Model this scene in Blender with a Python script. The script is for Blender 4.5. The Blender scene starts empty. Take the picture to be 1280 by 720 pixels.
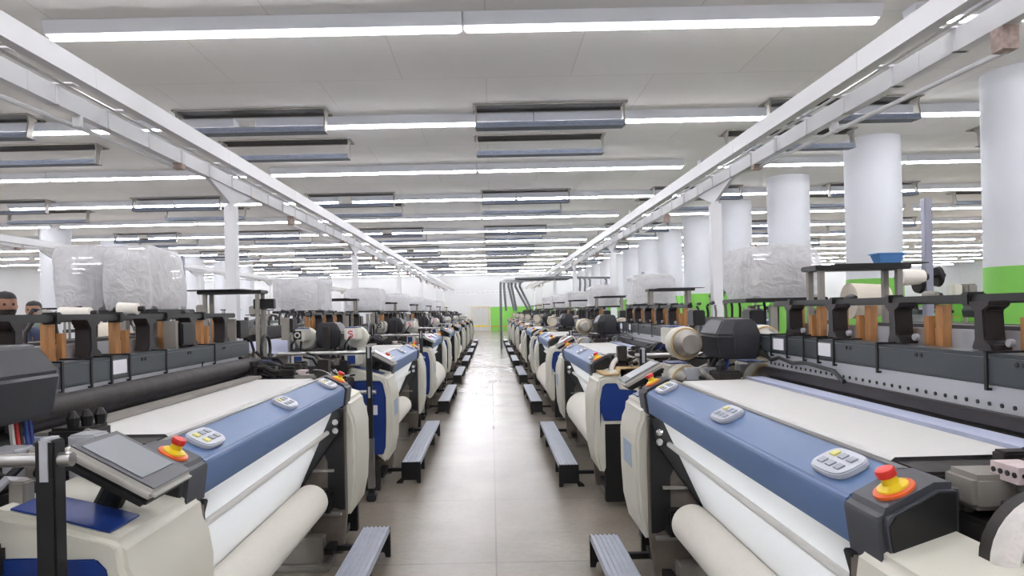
import bpy, bmesh, math, random
from mathutils import Vector, Matrix
PI = math.pi
C = bpy.context.scene.collection
rnd = random.Random(7)

# ------------------------------------------------------------------ materials
MATS = {}
def srgb(c):
    return tuple((v/12.92 if v <= .04045 else ((v+.055)/1.055)**2.4) for v in (c[0]/255, c[1]/255, c[2]/255))
def mat(name, rgb, rough=.5, metal=0., var=.06, scale=6., bump=0., spec=.5, coat=0., detail=4., stretch=None, dust=0.):
    m = bpy.data.materials.new(name); m.use_nodes = True
    nt = m.node_tree; b = nt.nodes['Principled BSDF']
    c = srgb(rgb)
    tc = nt.nodes.new('ShaderNodeTexCoord'); n = nt.nodes.new('ShaderNodeTexNoise')
    n.inputs['Scale'].default_value = scale; n.inputs['Detail'].default_value = detail
    if stretch:
        mp = nt.nodes.new('ShaderNodeMapping'); mp.inputs['Scale'].default_value = stretch
        nt.links.new(tc.outputs['Object'], mp.inputs['Vector']); nt.links.new(mp.outputs['Vector'], n.inputs['Vector'])
    else:
        nt.links.new(tc.outputs['Object'], n.inputs['Vector'])
    r = nt.nodes.new('ShaderNodeValToRGB')
    r.color_ramp.elements[0].position = .3; r.color_ramp.elements[1].position = .7
    r.color_ramp.elements[0].color = tuple(v*(1-var) for v in c)+(1,)
    r.color_ramp.elements[1].color = tuple(min(1, v*(1+var)+dust*.02) for v in c)+(1,)
    nt.links.new(n.outputs['Fac'], r.inputs['Fac']); nt.links.new(r.outputs['Color'], b.inputs['Base Color'])
    b.inputs['Roughness'].default_value = rough; b.inputs['Metallic'].default_value = metal
    b.inputs['Specular IOR Level'].default_value = spec; b.inputs['Coat Weight'].default_value = coat
    if bump:
        bp = nt.nodes.new('ShaderNodeBump'); bp.inputs['Strength'].default_value = bump; bp.inputs['Distance'].default_value = .01
        nt.links.new(n.outputs['Fac'], bp.inputs['Height']); nt.links.new(bp.outputs['Normal'], b.inputs['Normal'])
    MATS[name] = m
    return m
def emit(name, rgb, strength):
    m = bpy.data.materials.new(name); m.use_nodes = True
    nt = m.node_tree; b = nt.nodes['Principled BSDF']
    b.inputs['Base Color'].default_value = (1, 1, 1, 1)
    b.inputs['Emission Color'].default_value = srgb(rgb)+(1,)
    b.inputs['Emission Strength'].default_value = strength
    MATS[name] = m
    return m
LIGHT = 39.0
blue = mat('blue_enamel', (78, 105, 146), .42, var=.04, scale=3)
navy = mat('navy_panel', (26, 54, 122), .38, var=.06, scale=3)
cream = mat('cream_plastic', (214, 212, 199), .45, var=.02, scale=3)
black = mat('black_paint', (13, 13, 14), .5, var=.2, scale=8)
blackp = mat('black_plastic', (34, 36, 41), .5, var=.12, scale=6)
char = mat('charcoal_beam', (56, 63, 68), .3, var=.08, scale=4, spec=.6)
gun = mat('gunmetal', (50, 46, 47), .45, .5, var=.2, scale=10)
dark = mat('oily_dark', (40, 36, 34), .6, .2, var=.35, scale=14, bump=.3)
brown = mat('oily_brown_frame', (112, 103, 94), .55, .1, var=.25, scale=7, bump=.1)
grey = mat('machine_grey', (138, 134, 127), .55, var=.12, scale=7)
lgrey = mat('light_grey_plate', (176, 178, 184), .4, var=.04, scale=4)
steel = mat('brushed_steel', (190, 190, 188), .28, .9, var=.08, scale=20)
alu = mat('ribbed_aluminium', (184, 190, 202), .38, .35, var=.06, scale=20)
chrome = mat('chrome', (215, 215, 215), .15, 1., var=.03)
wood = mat('batten_wood', (182, 132, 84), .6, var=.18, scale=9, stretch=(6, 6, 1))
cloth = mat('white_cloth', (251, 250, 247), .85, var=.015, scale=60, spec=.1)
roll_m = mat('cloth_roll_white', (244, 240, 230), .85, var=.015, scale=40, spec=.1)
warp_m = mat('warp_yarn', (196, 202, 226), .8, var=.06, scale=30, stretch=(40, 1, 1), spec=.1)
pale = mat('pale_tube', (222, 220, 214), .4, var=.03)
keyp = mat('keypad_grey', (184, 188, 198), .3, var=.05, scale=12)
btn_g = mat('button_grey', (150, 156, 166), .4)
btn_y = mat('button_yellow', (214, 210, 120), .4)
red = mat('red_plastic', (206, 44, 32), .35)
yellow = mat('yellow_plastic', (232, 200, 30), .35)
orange = mat('orange_ring', (216, 92, 34), .3)
screen = mat('screen_glass', (84, 90, 98), .3, var=.05, scale=2, spec=.7)
bezel = mat('screen_bezel', (46, 48, 54), .4)
tabl = mat('tablet_shell', (188, 186, 180), .4)
paper = mat('paper_label', (232, 232, 238), .7, var=.03)
lblue = mat('pale_blue_label', (168, 184, 204), .5, var=.08, scale=30)
lint = mat('linty_white', (224, 220, 216), .9, var=.08, scale=40, bump=.6)
pinkb = mat('pinkish_block', (206, 190, 190), .6, var=.1, scale=30)
red_w = mat('red_wire', (190, 40, 36), .5)
blue_w = mat('blue_wire', (44, 66, 140), .5)
paint = mat('white_paint', (226, 227, 229), .5, var=.02, scale=3)
wallm = mat('wall_paint', (206, 208, 210), .85, var=.02, scale=1)
pillar = mat('white_plaster', (214, 217, 223), .8, var=.02, scale=2)
green = mat('green_paint', (116, 184, 76), .6, var=.03, scale=2)
duct = mat('diffuser_steel', (104, 110, 121), .7, 0, var=.12, scale=14)
slotm = mat('dark_slot', (24, 22, 21), .8)
capm = mat('cap_grey', (60, 62, 68), .5, var=.06)
drumm = mat('drum_metal', (150, 146, 138), .35, .7, var=.15, scale=20)
rust = mat('rusty_iron', (176, 158, 150), .8, var=.25, scale=30)
card = mat('spool_cream', (222, 214, 198), .8, var=.03, scale=30)
tan = mat('tan_board', (188, 160, 112), .7, var=.12, scale=8)
basketm = mat('blue_basket', (84, 140, 200), .5)
pipe_g = mat('grey_pipe', (118, 122, 126), .4, .4)
skin = mat('skin', (150, 108, 86), .55, var=.06, scale=10)
hair = mat('black_hair', (26, 22, 22), .6, var=.3, scale=40)
shirt = mat('navy_shirt', (52, 62, 88), .85, var=.12, scale=14)
shirt2 = mat('grey_shirt', (96, 110, 104), .85, var=.12, scale=14)
trouser = mat('dark_trousers', (44, 44, 50), .85)
lamp = emit('tube_lamp', (252, 250, 255), LIGHT)
insp = emit('inspection_lamp', (244, 249, 255), 30.0)

def cloth_translucent():
    m = cloth; nt = m.node_tree; b = nt.nodes['Principled BSDF']; out = nt.nodes['Material Output']
    t = nt.nodes.new('ShaderNodeBsdfTranslucent'); t.inputs['Color'].default_value = (.86, .87, .88, 1)
    mx = nt.nodes.new('ShaderNodeMixShader'); mx.inputs['Fac'].default_value = .27
    nt.links.new(b.outputs[0], mx.inputs[1]); nt.links.new(t.outputs[0], mx.inputs[2]); nt.links.new(mx.outputs[0], out.inputs['Surface'])
cloth_translucent()

def film_material():
    m = bpy.data.materials.new('milky_film'); m.use_nodes = True; nt = m.node_tree
    b = nt.nodes['Principled BSDF']; out = nt.nodes['Material Output']
    b.inputs['Base Color'].default_value = (.93, .93, .95, 1); b.inputs['Roughness'].default_value = .3
    tc = nt.nodes.new('ShaderNodeTexCoord'); n = nt.nodes.new('ShaderNodeTexNoise'); n.inputs['Scale'].default_value = 9; n.inputs['Detail'].default_value = 5
    n.inputs['Distortion'].default_value = 1.5
    nt.links.new(tc.outputs['Object'], n.inputs['Vector'])
    bp = nt.nodes.new('ShaderNodeBump'); bp.inputs['Strength'].default_value = .9; bp.inputs['Distance'].default_value = .06
    nt.links.new(n.outputs['Fac'], bp.inputs['Height']); nt.links.new(bp.outputs['Normal'], b.inputs['Normal'])
    tl = nt.nodes.new('ShaderNodeBsdfTranslucent'); tl.inputs['Color'].default_value = (.95, .95, .97, 1)
    tr = nt.nodes.new('ShaderNodeBsdfTransparent'); tr.inputs['Color'].default_value = (.97, .97, .98, 1)
    m1 = nt.nodes.new('ShaderNodeMixShader'); m1.inputs['Fac'].default_value = .45
    nt.links.new(b.outputs[0], m1.inputs[1]); nt.links.new(tl.outputs[0], m1.inputs[2])
    m2 = nt.nodes.new('ShaderNodeMixShader')
    rp = nt.nodes.new('ShaderNodeMapRange'); rp.inputs['To Min'].default_value = .08; rp.inputs['To Max'].default_value = .34
    nt.links.new(n.outputs['Fac'], rp.inputs['Value']); nt.links.new(rp.outputs[0], m2.inputs['Fac'])
    nt.links.new(m1.outputs[0], m2.inputs[1]); nt.links.new(tr.outputs[0], m2.inputs[2]); nt.links.new(m2.outputs[0], out.inputs['Surface'])
    return m
film = film_material()

def floor_material():
    m = bpy.data.materials.new('polished_concrete'); m.use_nodes = True; nt = m.node_tree
    b = nt.nodes['Principled BSDF']; L = nt.links.new; N = nt.nodes.new
    tc = N('ShaderNodeTexCoord')
    n1 = N('ShaderNodeTexNoise'); n1.inputs['Scale'].default_value = 1.3; n1.inputs['Detail'].default_value = 4; n1.inputs['Roughness'].default_value = .55
    n2 = N('ShaderNodeTexNoise'); n2.inputs['Scale'].default_value = 22; n2.inputs['Detail'].default_value = 6
    L(tc.outputs['Object'], n1.inputs['Vector']); L(tc.outputs['Object'], n2.inputs['Vector'])
    r1 = N('ShaderNodeValToRGB'); r1.color_ramp.elements[0].position = .32; r1.color_ramp.elements[1].position = .68
    r1.color_ramp.elements[0].color = srgb((132, 124, 112))+(1,); r1.color_ramp.elements[1].color = srgb((149, 142, 130))+(1,)
    L(n1.outputs['Fac'], r1.inputs['Fac'])
    mx = N('ShaderNodeMix'); mx.data_type = 'RGBA'; mx.blend_type = 'OVERLAY'; mx.inputs['Factor'].default_value = .15
    L(r1.outputs['Color'], mx.inputs[6]); L(n2.outputs['Fac'], mx.inputs[7])
    br = N('ShaderNodeTexBrick'); br.offset = 0; br.inputs['Scale'].default_value = 1; br.inputs['Brick Width'].default_value = 1.4; br.inputs['Row Height'].default_value = 1.4
    br.inputs['Mortar Size'].default_value = .006; br.inputs['Color1'].default_value = (1, 1, 1, 1); br.inputs['Color2'].default_value = (.97, .97, .97, 1); br.inputs['Mortar'].default_value = (.72, .71, .7, 1)
    L(tc.outputs['Object'], br.inputs['Vector'])
    mu = N('ShaderNodeMix'); mu.data_type = 'RGBA'; mu.blend_type = 'MULTIPLY'; mu.inputs['Factor'].default_value = 1
    L(mx.outputs[2], mu.inputs[6]); L(br.outputs['Color'], mu.inputs[7]); L(mu.outputs[2], b.inputs['Base Color'])
    rr = N('ShaderNodeMapRange'); b.inputs['Specular IOR Level'].default_value = .42; rr.inputs['To Min'].default_value = .23; rr.inputs['To Max'].default_value = .26
    L(n1.outputs['Fac'], rr.inputs['Value']); L(rr.outputs[0], b.inputs['Roughness'])
    return m
def ceiling_material():
    m = bpy.data.materials.new('ceiling_slab'); m.use_nodes = True; nt = m.node_tree
    b = nt.nodes['Principled BSDF']; L = nt.links.new; N = nt.nodes.new
    tc = N('ShaderNodeTexCoord')
    br = N('ShaderNodeTexBrick'); br.offset = .5; br.inputs['Scale'].default_value = 1; br.inputs['Brick Width'].default_value = 2.1; br.inputs['Row Height'].default_value = 1.76
    br.inputs['Mortar Size'].default_value = .008; c = srgb((240, 240, 238))
    br.inputs['Color1'].default_value = c+(1,); br.inputs['Color2'].default_value = tuple(v*.965 for v in c)+(1,); br.inputs['Mortar'].default_value = tuple(v*.84 for v in c)+(1,)
    L(tc.outputs['Object'], br.inputs['Vector'])
    n1 = N('ShaderNodeTexNoise'); n1.inputs['Scale'].default_value = 1.2; n1.inputs['Detail'].default_value = 5
    L(tc.outputs['Object'], n1.inputs['Vector'])
    mx = N('ShaderNodeMix'); mx.data_type = 'RGBA'; mx.blend_type = 'OVERLAY'; mx.inputs['Factor'].default_value = .12
    L(br.outputs['Color'], mx.inputs[6]); L(n1.outputs['Fac'], mx.inputs[7]); L(mx.outputs[2], b.inputs['Base Color'])
    b.inputs['Roughness'].default_value = .85
    return m
floor_m = floor_material(); ceil_m = ceiling_material()

# ------------------------------------------------------------------ mesh helpers
class MB:
    """collects shapes for ONE mesh object"""
    def __init__(s): s.bm = bmesh.new(); s.mi = 0
    def _new(s, f0):
        s.bm.faces.ensure_lookup_table()
        for f in s.bm.faces[f0:]: f.material_index = s.mi
    def slot(s, i): s.mi = i; return s
    def poly(s, rings, cap=True, closed=True):
        f0 = len(s.bm.faces)
        rs = [[s.bm.verts.new(p) for p in r] for r in rings]
        n = len(rs[0])
        for a, b in zip(rs, rs[1:]):
            for i in range(n if closed else n-1):
                j = (i+1) % n
                try: s.bm.faces.new((a[i], a[j], b[j], b[i]))
                except ValueError: pass
        if cap and closed:
            s.bm.faces.new(list(reversed(rs[0]))); s.bm.faces.new(rs[-1])
        s._new(f0); return s
    def box(s, x0, x1, y0, y1, z0, z1, M=None):
        r = [[(x, y0, z0), (x, y1, z0), (x, y1, z1), (x, y0, z1)] for x in (x0, x1)]
        if M is not None: r = [[M @ Vector(p) for p in q] for q in r]
        return s.poly(r)
    def prism(s, prof, a0, a1, axis='x', M=None):
        def P(u, v, a): return {'x': (a, u, v), 'y': (u, a, v), 'z': (u, v, a)}[axis]
        r = [[P(u, v, a) for u, v in prof] for a in (a0, a1)]
        if M is not None: r = [[M @ Vector(p) for p in q] for q in r]
        return s.poly(r)
    def tube(s, pts, r, seg=10, taper=None):
        pts = [Vector(p) for p in pts]; rings = []
        up = Vector((0, 0, 1))
        t0 = (pts[1]-pts[0]).normalized()
        n = t0.cross(up)
        if n.length < .01: n = t0.cross(Vector((1, 0, 0)))
        n.normalize()
        for i, p in enumerate(pts):
            t = (pts[min(i+1, len(pts)-1)]-pts[max(i-1, 0)]).normalized()
            n = (n - t*n.dot(t))
            if n.length < 1e-5: n = t.orthogonal()
            n.normalize(); b = t.cross(n)
            rr = r if taper is None else r*taper[i]
            rings.append([p+rr*(math.cos(2*PI*k/seg)*n+math.sin(2*PI*k/seg)*b) for k in range(seg)])
        return s.poly(rings)
    def lathe(s, prof, c, axis='z', seg=20):
        """prof: (radius, height) list along the axis"""
        rings = []
        for r, h in prof:
            q = []
            for k in range(seg):
                a = 2*PI*k/seg; u, v = max(r, 1e-4)*math.cos(a), max(r, 1e-4)*math.sin(a)
                q.append({'z': (c[0]+u, c[1]+v, c[2]+h), 'x': (c[0]+h, c[1]+u, c[2]+v), 'y': (c[0]+v, c[1]+h, c[2]+u)}[axis])
            rings.append(q)
        return s.poly(rings)
    def ring(s, c, R, r, axis='x', seg=28, seg2=8, w=1.0):
        f0 = len(s.bm.faces); rs = []
        for i in range(seg):
            a = 2*PI*i/seg; q = []
            for j in range(seg2):
                b = 2*PI*j/seg2; rad = R+r*math.cos(b); h = r*w*math.sin(b)
                u, v = rad*math.cos(a), rad*math.sin(a)
                q.append(s.bm.verts.new({'z': (c[0]+u, c[1]+v, c[2]+h), 'x': (c[0]+h, c[1]+u, c[2]+v), 'y': (c[0]+u, c[1]+h, c[2]+v)}[axis]))
            rs.append(q)
        for i in range(seg):
            for j in range(seg2):
                s.bm.faces.new((rs[i][j], rs[(i+1) % seg][j], rs[(i+1) % seg][(j+1) % seg2], rs[i][(j+1) % seg2]))
        s._new(f0); return s
    def build(s, name, m, parent=None, bevel=0., smooth=False, origin=None, seg=2, lod=0):
        bmesh.ops.recalc_face_normals(s.bm, faces=s.bm.faces[:])
        if bevel > 0:
            es = [e for e in s.bm.edges if len(e.link_faces) == 2 and e.calc_face_angle(0) > .6]
            bmesh.ops.bevel(s.bm, geom=es, offset=bevel, segments=seg, affect='EDGES', clamp_overlap=True)
        if origin is not None: bmesh.ops.translate(s.bm, verts=s.bm.verts[:], vec=-Vector(origin))
        me = bpy.data.meshes.new(name); s.bm.to_mesh(me); s.bm.free()
        if smooth or bevel > 0:
            for p in me.polygons: p.use_smooth = True
            try: me.set_sharp_from_angle(angle=.6)
            except Exception: pass
        for q in (m if isinstance(m, (list, tuple)) else [m]): me.materials.append(q)
        o = bpy.data.objects.new(name, me); C.objects.link(o)
        if parent is not None: o.parent = parent
        if origin is not None: o.location = origin
        LOD[o.name] = lod
        return o
LOD = {}
def empty(name, loc=(0, 0, 0), rz=0.):
    o = bpy.data.objects.new(name, None); C.objects.link(o); o.location = loc; o.rotation_euler = (0, 0, rz); o.empty_display_size = .1
    return o
def tag(o, label, cat, group=None):
    o['label'] = label; o['category'] = cat
    if group: o['group'] = group
    return o
def struct(o):
    o['kind'] = 'structure'; return o
def dup(root, loc=None, rz=None, keep=99):
    """copy of a thing with copies of its parts and sub-parts; parts above the wanted detail level stay out"""
    r = root.copy(); C.objects.link(r)
    if loc is not None: r.location = loc
    if rz is not None: r.rotation_euler = (0, 0, rz)
    for ch in list(root.children):
        if LOD.get(ch.name, 0) > keep: continue
        c = ch.copy(); C.objects.link(c); c.parent = r
        for g in ch.children:
            if LOD.get(g.name, 0) > keep: continue
            d = g.copy(); C.objects.link(d); d.parent = c
    return r
ORD = ['nearest', 'second', 'third', 'fourth', 'fifth', 'sixth', 'seventh', 'eighth', 'ninth', 'tenth', 'eleventh', 'twelfth', 'thirteenth', 'fourteenth', 'fifteenth', 'sixteenth']
def arc(c, r, a0, a1, n, plane='yz', off=0.):
    out = []
    for i in range(n+1):
        a = a0+(a1-a0)*i/n; u, v = c[0]+r*math.cos(a), c[1]+r*math.sin(a)
        out.append({'yz': (off, u, v), 'xz': (u, off, v), 'xy': (u, v, off)}[plane])
    return out

# ------------------------------------------------------------------ the room
H_CEIL, Y0, Y1, XL, XR = 4.42, -6.0, 54.0, -26.0, 36.0
struct(MB().box(XL, XR, Y0, Y1, -.2, 0).build('floor', floor_m))
struct(MB().box(XL, XR, Y0, Y1, H_CEIL, H_CEIL+.2).build('ceiling', ceil_m))
struct(MB().box(XL-.2, XL, Y0, Y1, 0, H_CEIL).build('wall_left', wallm))
struct(MB().box(XR, XR+.2, Y0, Y1, 0, H_CEIL).build('wall_right', wallm))
struct(MB().box(XL, XR, Y0-.2, Y0, 0, H_CEIL).build('wall_back', wallm))
struct(MB().box(XL, XR, Y1, Y1+.2, 0, H_CEIL).build('wall_far', wallm))
struct(MB().box(-.05, XR-.02, Y1-.02, Y1, .35, 1.82).build('trim_1', green))
struct(MB().box(XR-.02, XR, Y0, Y1-.02, 0, 1.85).build('trim_2', green))
struct(MB().box(-.05, XR-.02, Y1-.02, Y1, 0, .30).build('trim_3', green))
struct(MB().box(-.05, XR-.02, Y1-.04, Y1, .30, .35).build('trim_4', orange))
# far double door: two grey leaves, orange frame
dm = MB(); dm.box(-1.45, -.83, Y1-.06, Y1, 0, 1.8); dm.box(-.81, -.22, Y1-.06, Y1, 0, 1.8)
d1 = struct(dm.build('door_1', mat('door_grey', (188, 190, 190), .5), bevel=.01))
fm = MB(); fm.box(-1.52, -1.45, Y1-.09, Y1, 0, 1.87); fm.box(-.22, -.12, Y1-.09, Y1, 0, 1.87); fm.box(-1.45, -.22, Y1-.09, Y1, 1.8, 1.87)
fm.build('door_frame', mat('door_frame_tan', (206, 190, 150), .5), d1)
MB().box(-1.4, -.27, Y1-.09, Y1-.06, .33, .43).build('push_bar', yellow, d1)
# round pillars with a green dado, two rows
def column(x, y, n, label_side):
    o = MB().lathe([(.455, 0), (.455, H_CEIL)], (x, y, 0), seg=40).build('pillar', pillar, smooth=True)
    if x > 0: MB().lathe([(.46, 0), (.46, 1.93)], (x, y, 0), seg=40).build('green_dado', green, o, smooth=True)
    tag(o, '%s round white pillar %s' % (ORD[n], label_side), 'pillar', 'round pillars '+label_side)
    o['kind'] = 'structure'
for i in range(13): column(6.85, 9.0+3.56*i, i, 'with green dado, right of the aisle')
for i in range(9): column(-14.0, 12.15+3.52*i, i, 'far left of the looms')

# ------------------------------------------------------------------ ceiling lights
ZL = 4.26
proto_light = empty('tube_light', (0, 0, ZL))
MB().prism([(-.12, .157), (.12, .157), (.085, .035), (-.085, .035)], -2.04, 2.04).build('housing', pillar, proto_light)
MB().box(-2.02, 2.02, -.032, .032, 0, .036).build('lamp_tube', lamp, proto_light, bevel=.01)
first = True; PITCH = 3.52
for k in range(-3, 14):
    y = 6.95+PITCH*k
    units = []
    for j in range(-3, 5):
        for h in (0, 1):
            units.append(-.22+8.5*j+(-2.05 if h == 0 else 2.05)+(.9 if k % 2 else 0))
    units = [u for u in units if XL+2.2 < u < XR-2.2]
    for j, u in enumerate(units):
        if k < 0 and abs(u) > 16: continue
        if u > 21 and k < 2: continue
        o = proto_light if first else dup(proto_light); first = False
        o.location = (u, y, ZL)
        rowt = ('%s ceiling row ahead' % ORD[k].replace('nearest', 'first')) if k >= 0 else '%s ceiling row overhead, above the frame' % ORD[-k]
        tag(o, 'white tube light, number %d from left, %s' % (j+1, rowt), 'light', 'ceiling tube lights')
# ceiling air diffusers: slot, two brackets, a hung deflector channel
pd = empty('air_diffuser', (0, 0, H_CEIL))
MB().box(-1.06, 1.06, -.19, .19, -.012, .0).build('slot', slotm, pd)
fm = MB(); fm.box(-1.09, 1.09, -.21, -.19, -.02, 0); fm.box(-1.09, 1.09, .19, .21, -.02, 0); fm.box(-1.09, -1.06, -.19, .19, -.02, 0); fm.box(1.06, 1.09, -.19, .19, -.02, 0)
fm.build('slot_frame', grey, pd)
df = MB().prism([(-.19, -.335), (-.17, -.335), (.05, -.325), (.05, -.315), (-.17, -.32), (-.175, -.255), (-.19, -.255)], -1.05, 1.05).build('deflector', duct, pd)
MB().box(-1.04, 1.04, -.194, -.19, -.312, -.28).build('perforated_strip', mat('perforated_dark', (92, 100, 118), .6, var=.45, scale=90), df)
for sx in (-1, 1):
    MB().prism([(-.16, 0), (.08, 0), (.05, -.05), (-.02, -.1), (-.05, -.33), (-.19, -.33), (-.13, -.1)], sx*1.05-.012, sx*1.05+.012).build('hanger', grey, pd)
first = True
for k in range(6):
    for h, dy in ((0, 0), (1, 1.75)):
        for j, x in enumerate((-11.75, -7.55, -3.35, .89, 5.06, 9.3, 13.5)):
            y = 10.1+7.04*k+dy
            if y > 52: continue
            xx = x - .02*h
            o = pd if first else dup(pd); first = False
            o.location = (xx, y, H_CEIL)
            tag(o, 'hanging grey air diffuser, %s of pair %d ahead, column %d from left' % ('front one' if h == 0 else 'rear one', k+1, j+1), 'air vent', 'ceiling air diffusers')

# ------------------------------------------------------------------ overhead crane rails on posts
def crane(xa, xb, d0, label, posts, y0=1.2, y1=46.0):
    root = empty('crane_rail', (xa, y0, 2.91))
    sgn = 1 if xb > xa else -1
    for x in (0, xb-xa):
        m = MB(); m.box(x-.035, x+.035, 0, y1-y0, 0, .125)
        for i in range(int((y1-y0)/2.2)):
            m.box(x-.038, x+.038, .9+2.2*i, .93+2.2*i, -.001, .126)
        m.build('rail', paint, root)
    n = int((y1-y0)/.62)
    w = abs(xb-xa)
    for i in range(min(n, 90)):
        y = .3+.62*i
        m = MB(); w2 = xb-xa
        e = w2-sgn*(.16 if i % 6 else abs(w2))
        m.box(min(e, w2+sgn*.03), max(e, w2+sgn*.03), y-.03, y+.03, .125, .137)
        m.box(w2-.045, w2+.045, y-.014, y+.014, .0, .125)
        m.build('cross_plate', paint, root)
    MB().tube([((xb-xa)-sgn*.1, .1, .12), ((xb-xa)-sgn*.1, y1-y0-.1, .12)], .010, 6).build('power_rail', steel, root)
    tag(root, label, 'crane rail')
    for i in range(posts):
        d = d0+7.02*i
        p = empty('support_post', (xb, d, 0))
        m = MB(); m.box(-.06, .06, -.06, .06, 0, 2.72); m.build('post', paint, p, bevel=.008)
        MB().prism([(-.07, 2.66), (.07, 2.66), (.07, 2.74), (.62, 2.9), (.62, 2.91), (-.62, 2.91), (-.62, 2.9), (-.07, 2.74)], -.02, .02).build('gusset', paint, p)
        MB().box(-.065, .065, -.065, .065, 0, .015).build('base_plate', paint, p)
        tag(p, '%s white post holding up the crane rail %s' % (ORD[i], 'left of the aisle' if -5 < xb < 0 else 'right of the aisle' if xb > 0 else 'far left'), 'post', 'crane rail posts')
        if d-4.9 > y0:
            b = MB().tube([(xb-sgn*-.03, d-4.7, 2.80), (xb+sgn*.03, d-1.35, 2.885)], .017, 8).build('conduit', paint, smooth=True)
            MB().box(xb-.035, xb+.05, d-1.34, d-1.25, 2.86, 2.91).build('clamp', rust, b)
            MB().box(xb-.02, xb+.04, d-2.9, d-2.87, 2.83, 2.91).build('hanger', paint, b)
            MB().box(xb-.035, xb+.05, d-4.75, d-4.66, 2.79, 2.91).build('clamp', rust, b)
            tag(b, 'white conduit slung under the crane rail %s, ahead of its %s post' % ('left of the aisle' if -5 < xb < 0 else 'right of the aisle' if xb > 0 else 'far left', ORD[i]), 'conduit', 'conduits under crane rails')
crane(-2.42, -2.84, 7.75, 'white twin overhead crane rail with cross plates, left of the aisle', 6)
crane(2.30, 2.68, 8.35, 'white twin overhead crane rail with cross plates, right of the aisle', 6)
crane(-8.6, -9.05, 7.75, 'white twin overhead crane rail in the far left background', 6, y0=4)
cg = MB()
for z in (2.6, 2.78): cg.box(-2.3, 2.2, 45.2, 45.26, z, z+.05)
for i in range(15): cg.box(-2.3+.32*i, -2.26+.32*i, 45.2, 45.26, 2.6, 2.8)
tag(cg.build('cross_girder', paint), 'pale lattice girder spanning the aisle at the far end', 'girder')

# ------------------------------------------------------------------ the loom
def holes_row(mb, x0, x1, n, y, z, r):
    for i in range(n):
        x = x0+(x1-x0)*i/(n-1)
        mb.lathe([(r, 0), (r, .004)], (x, y-.002, z), 'y', 8)

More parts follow.
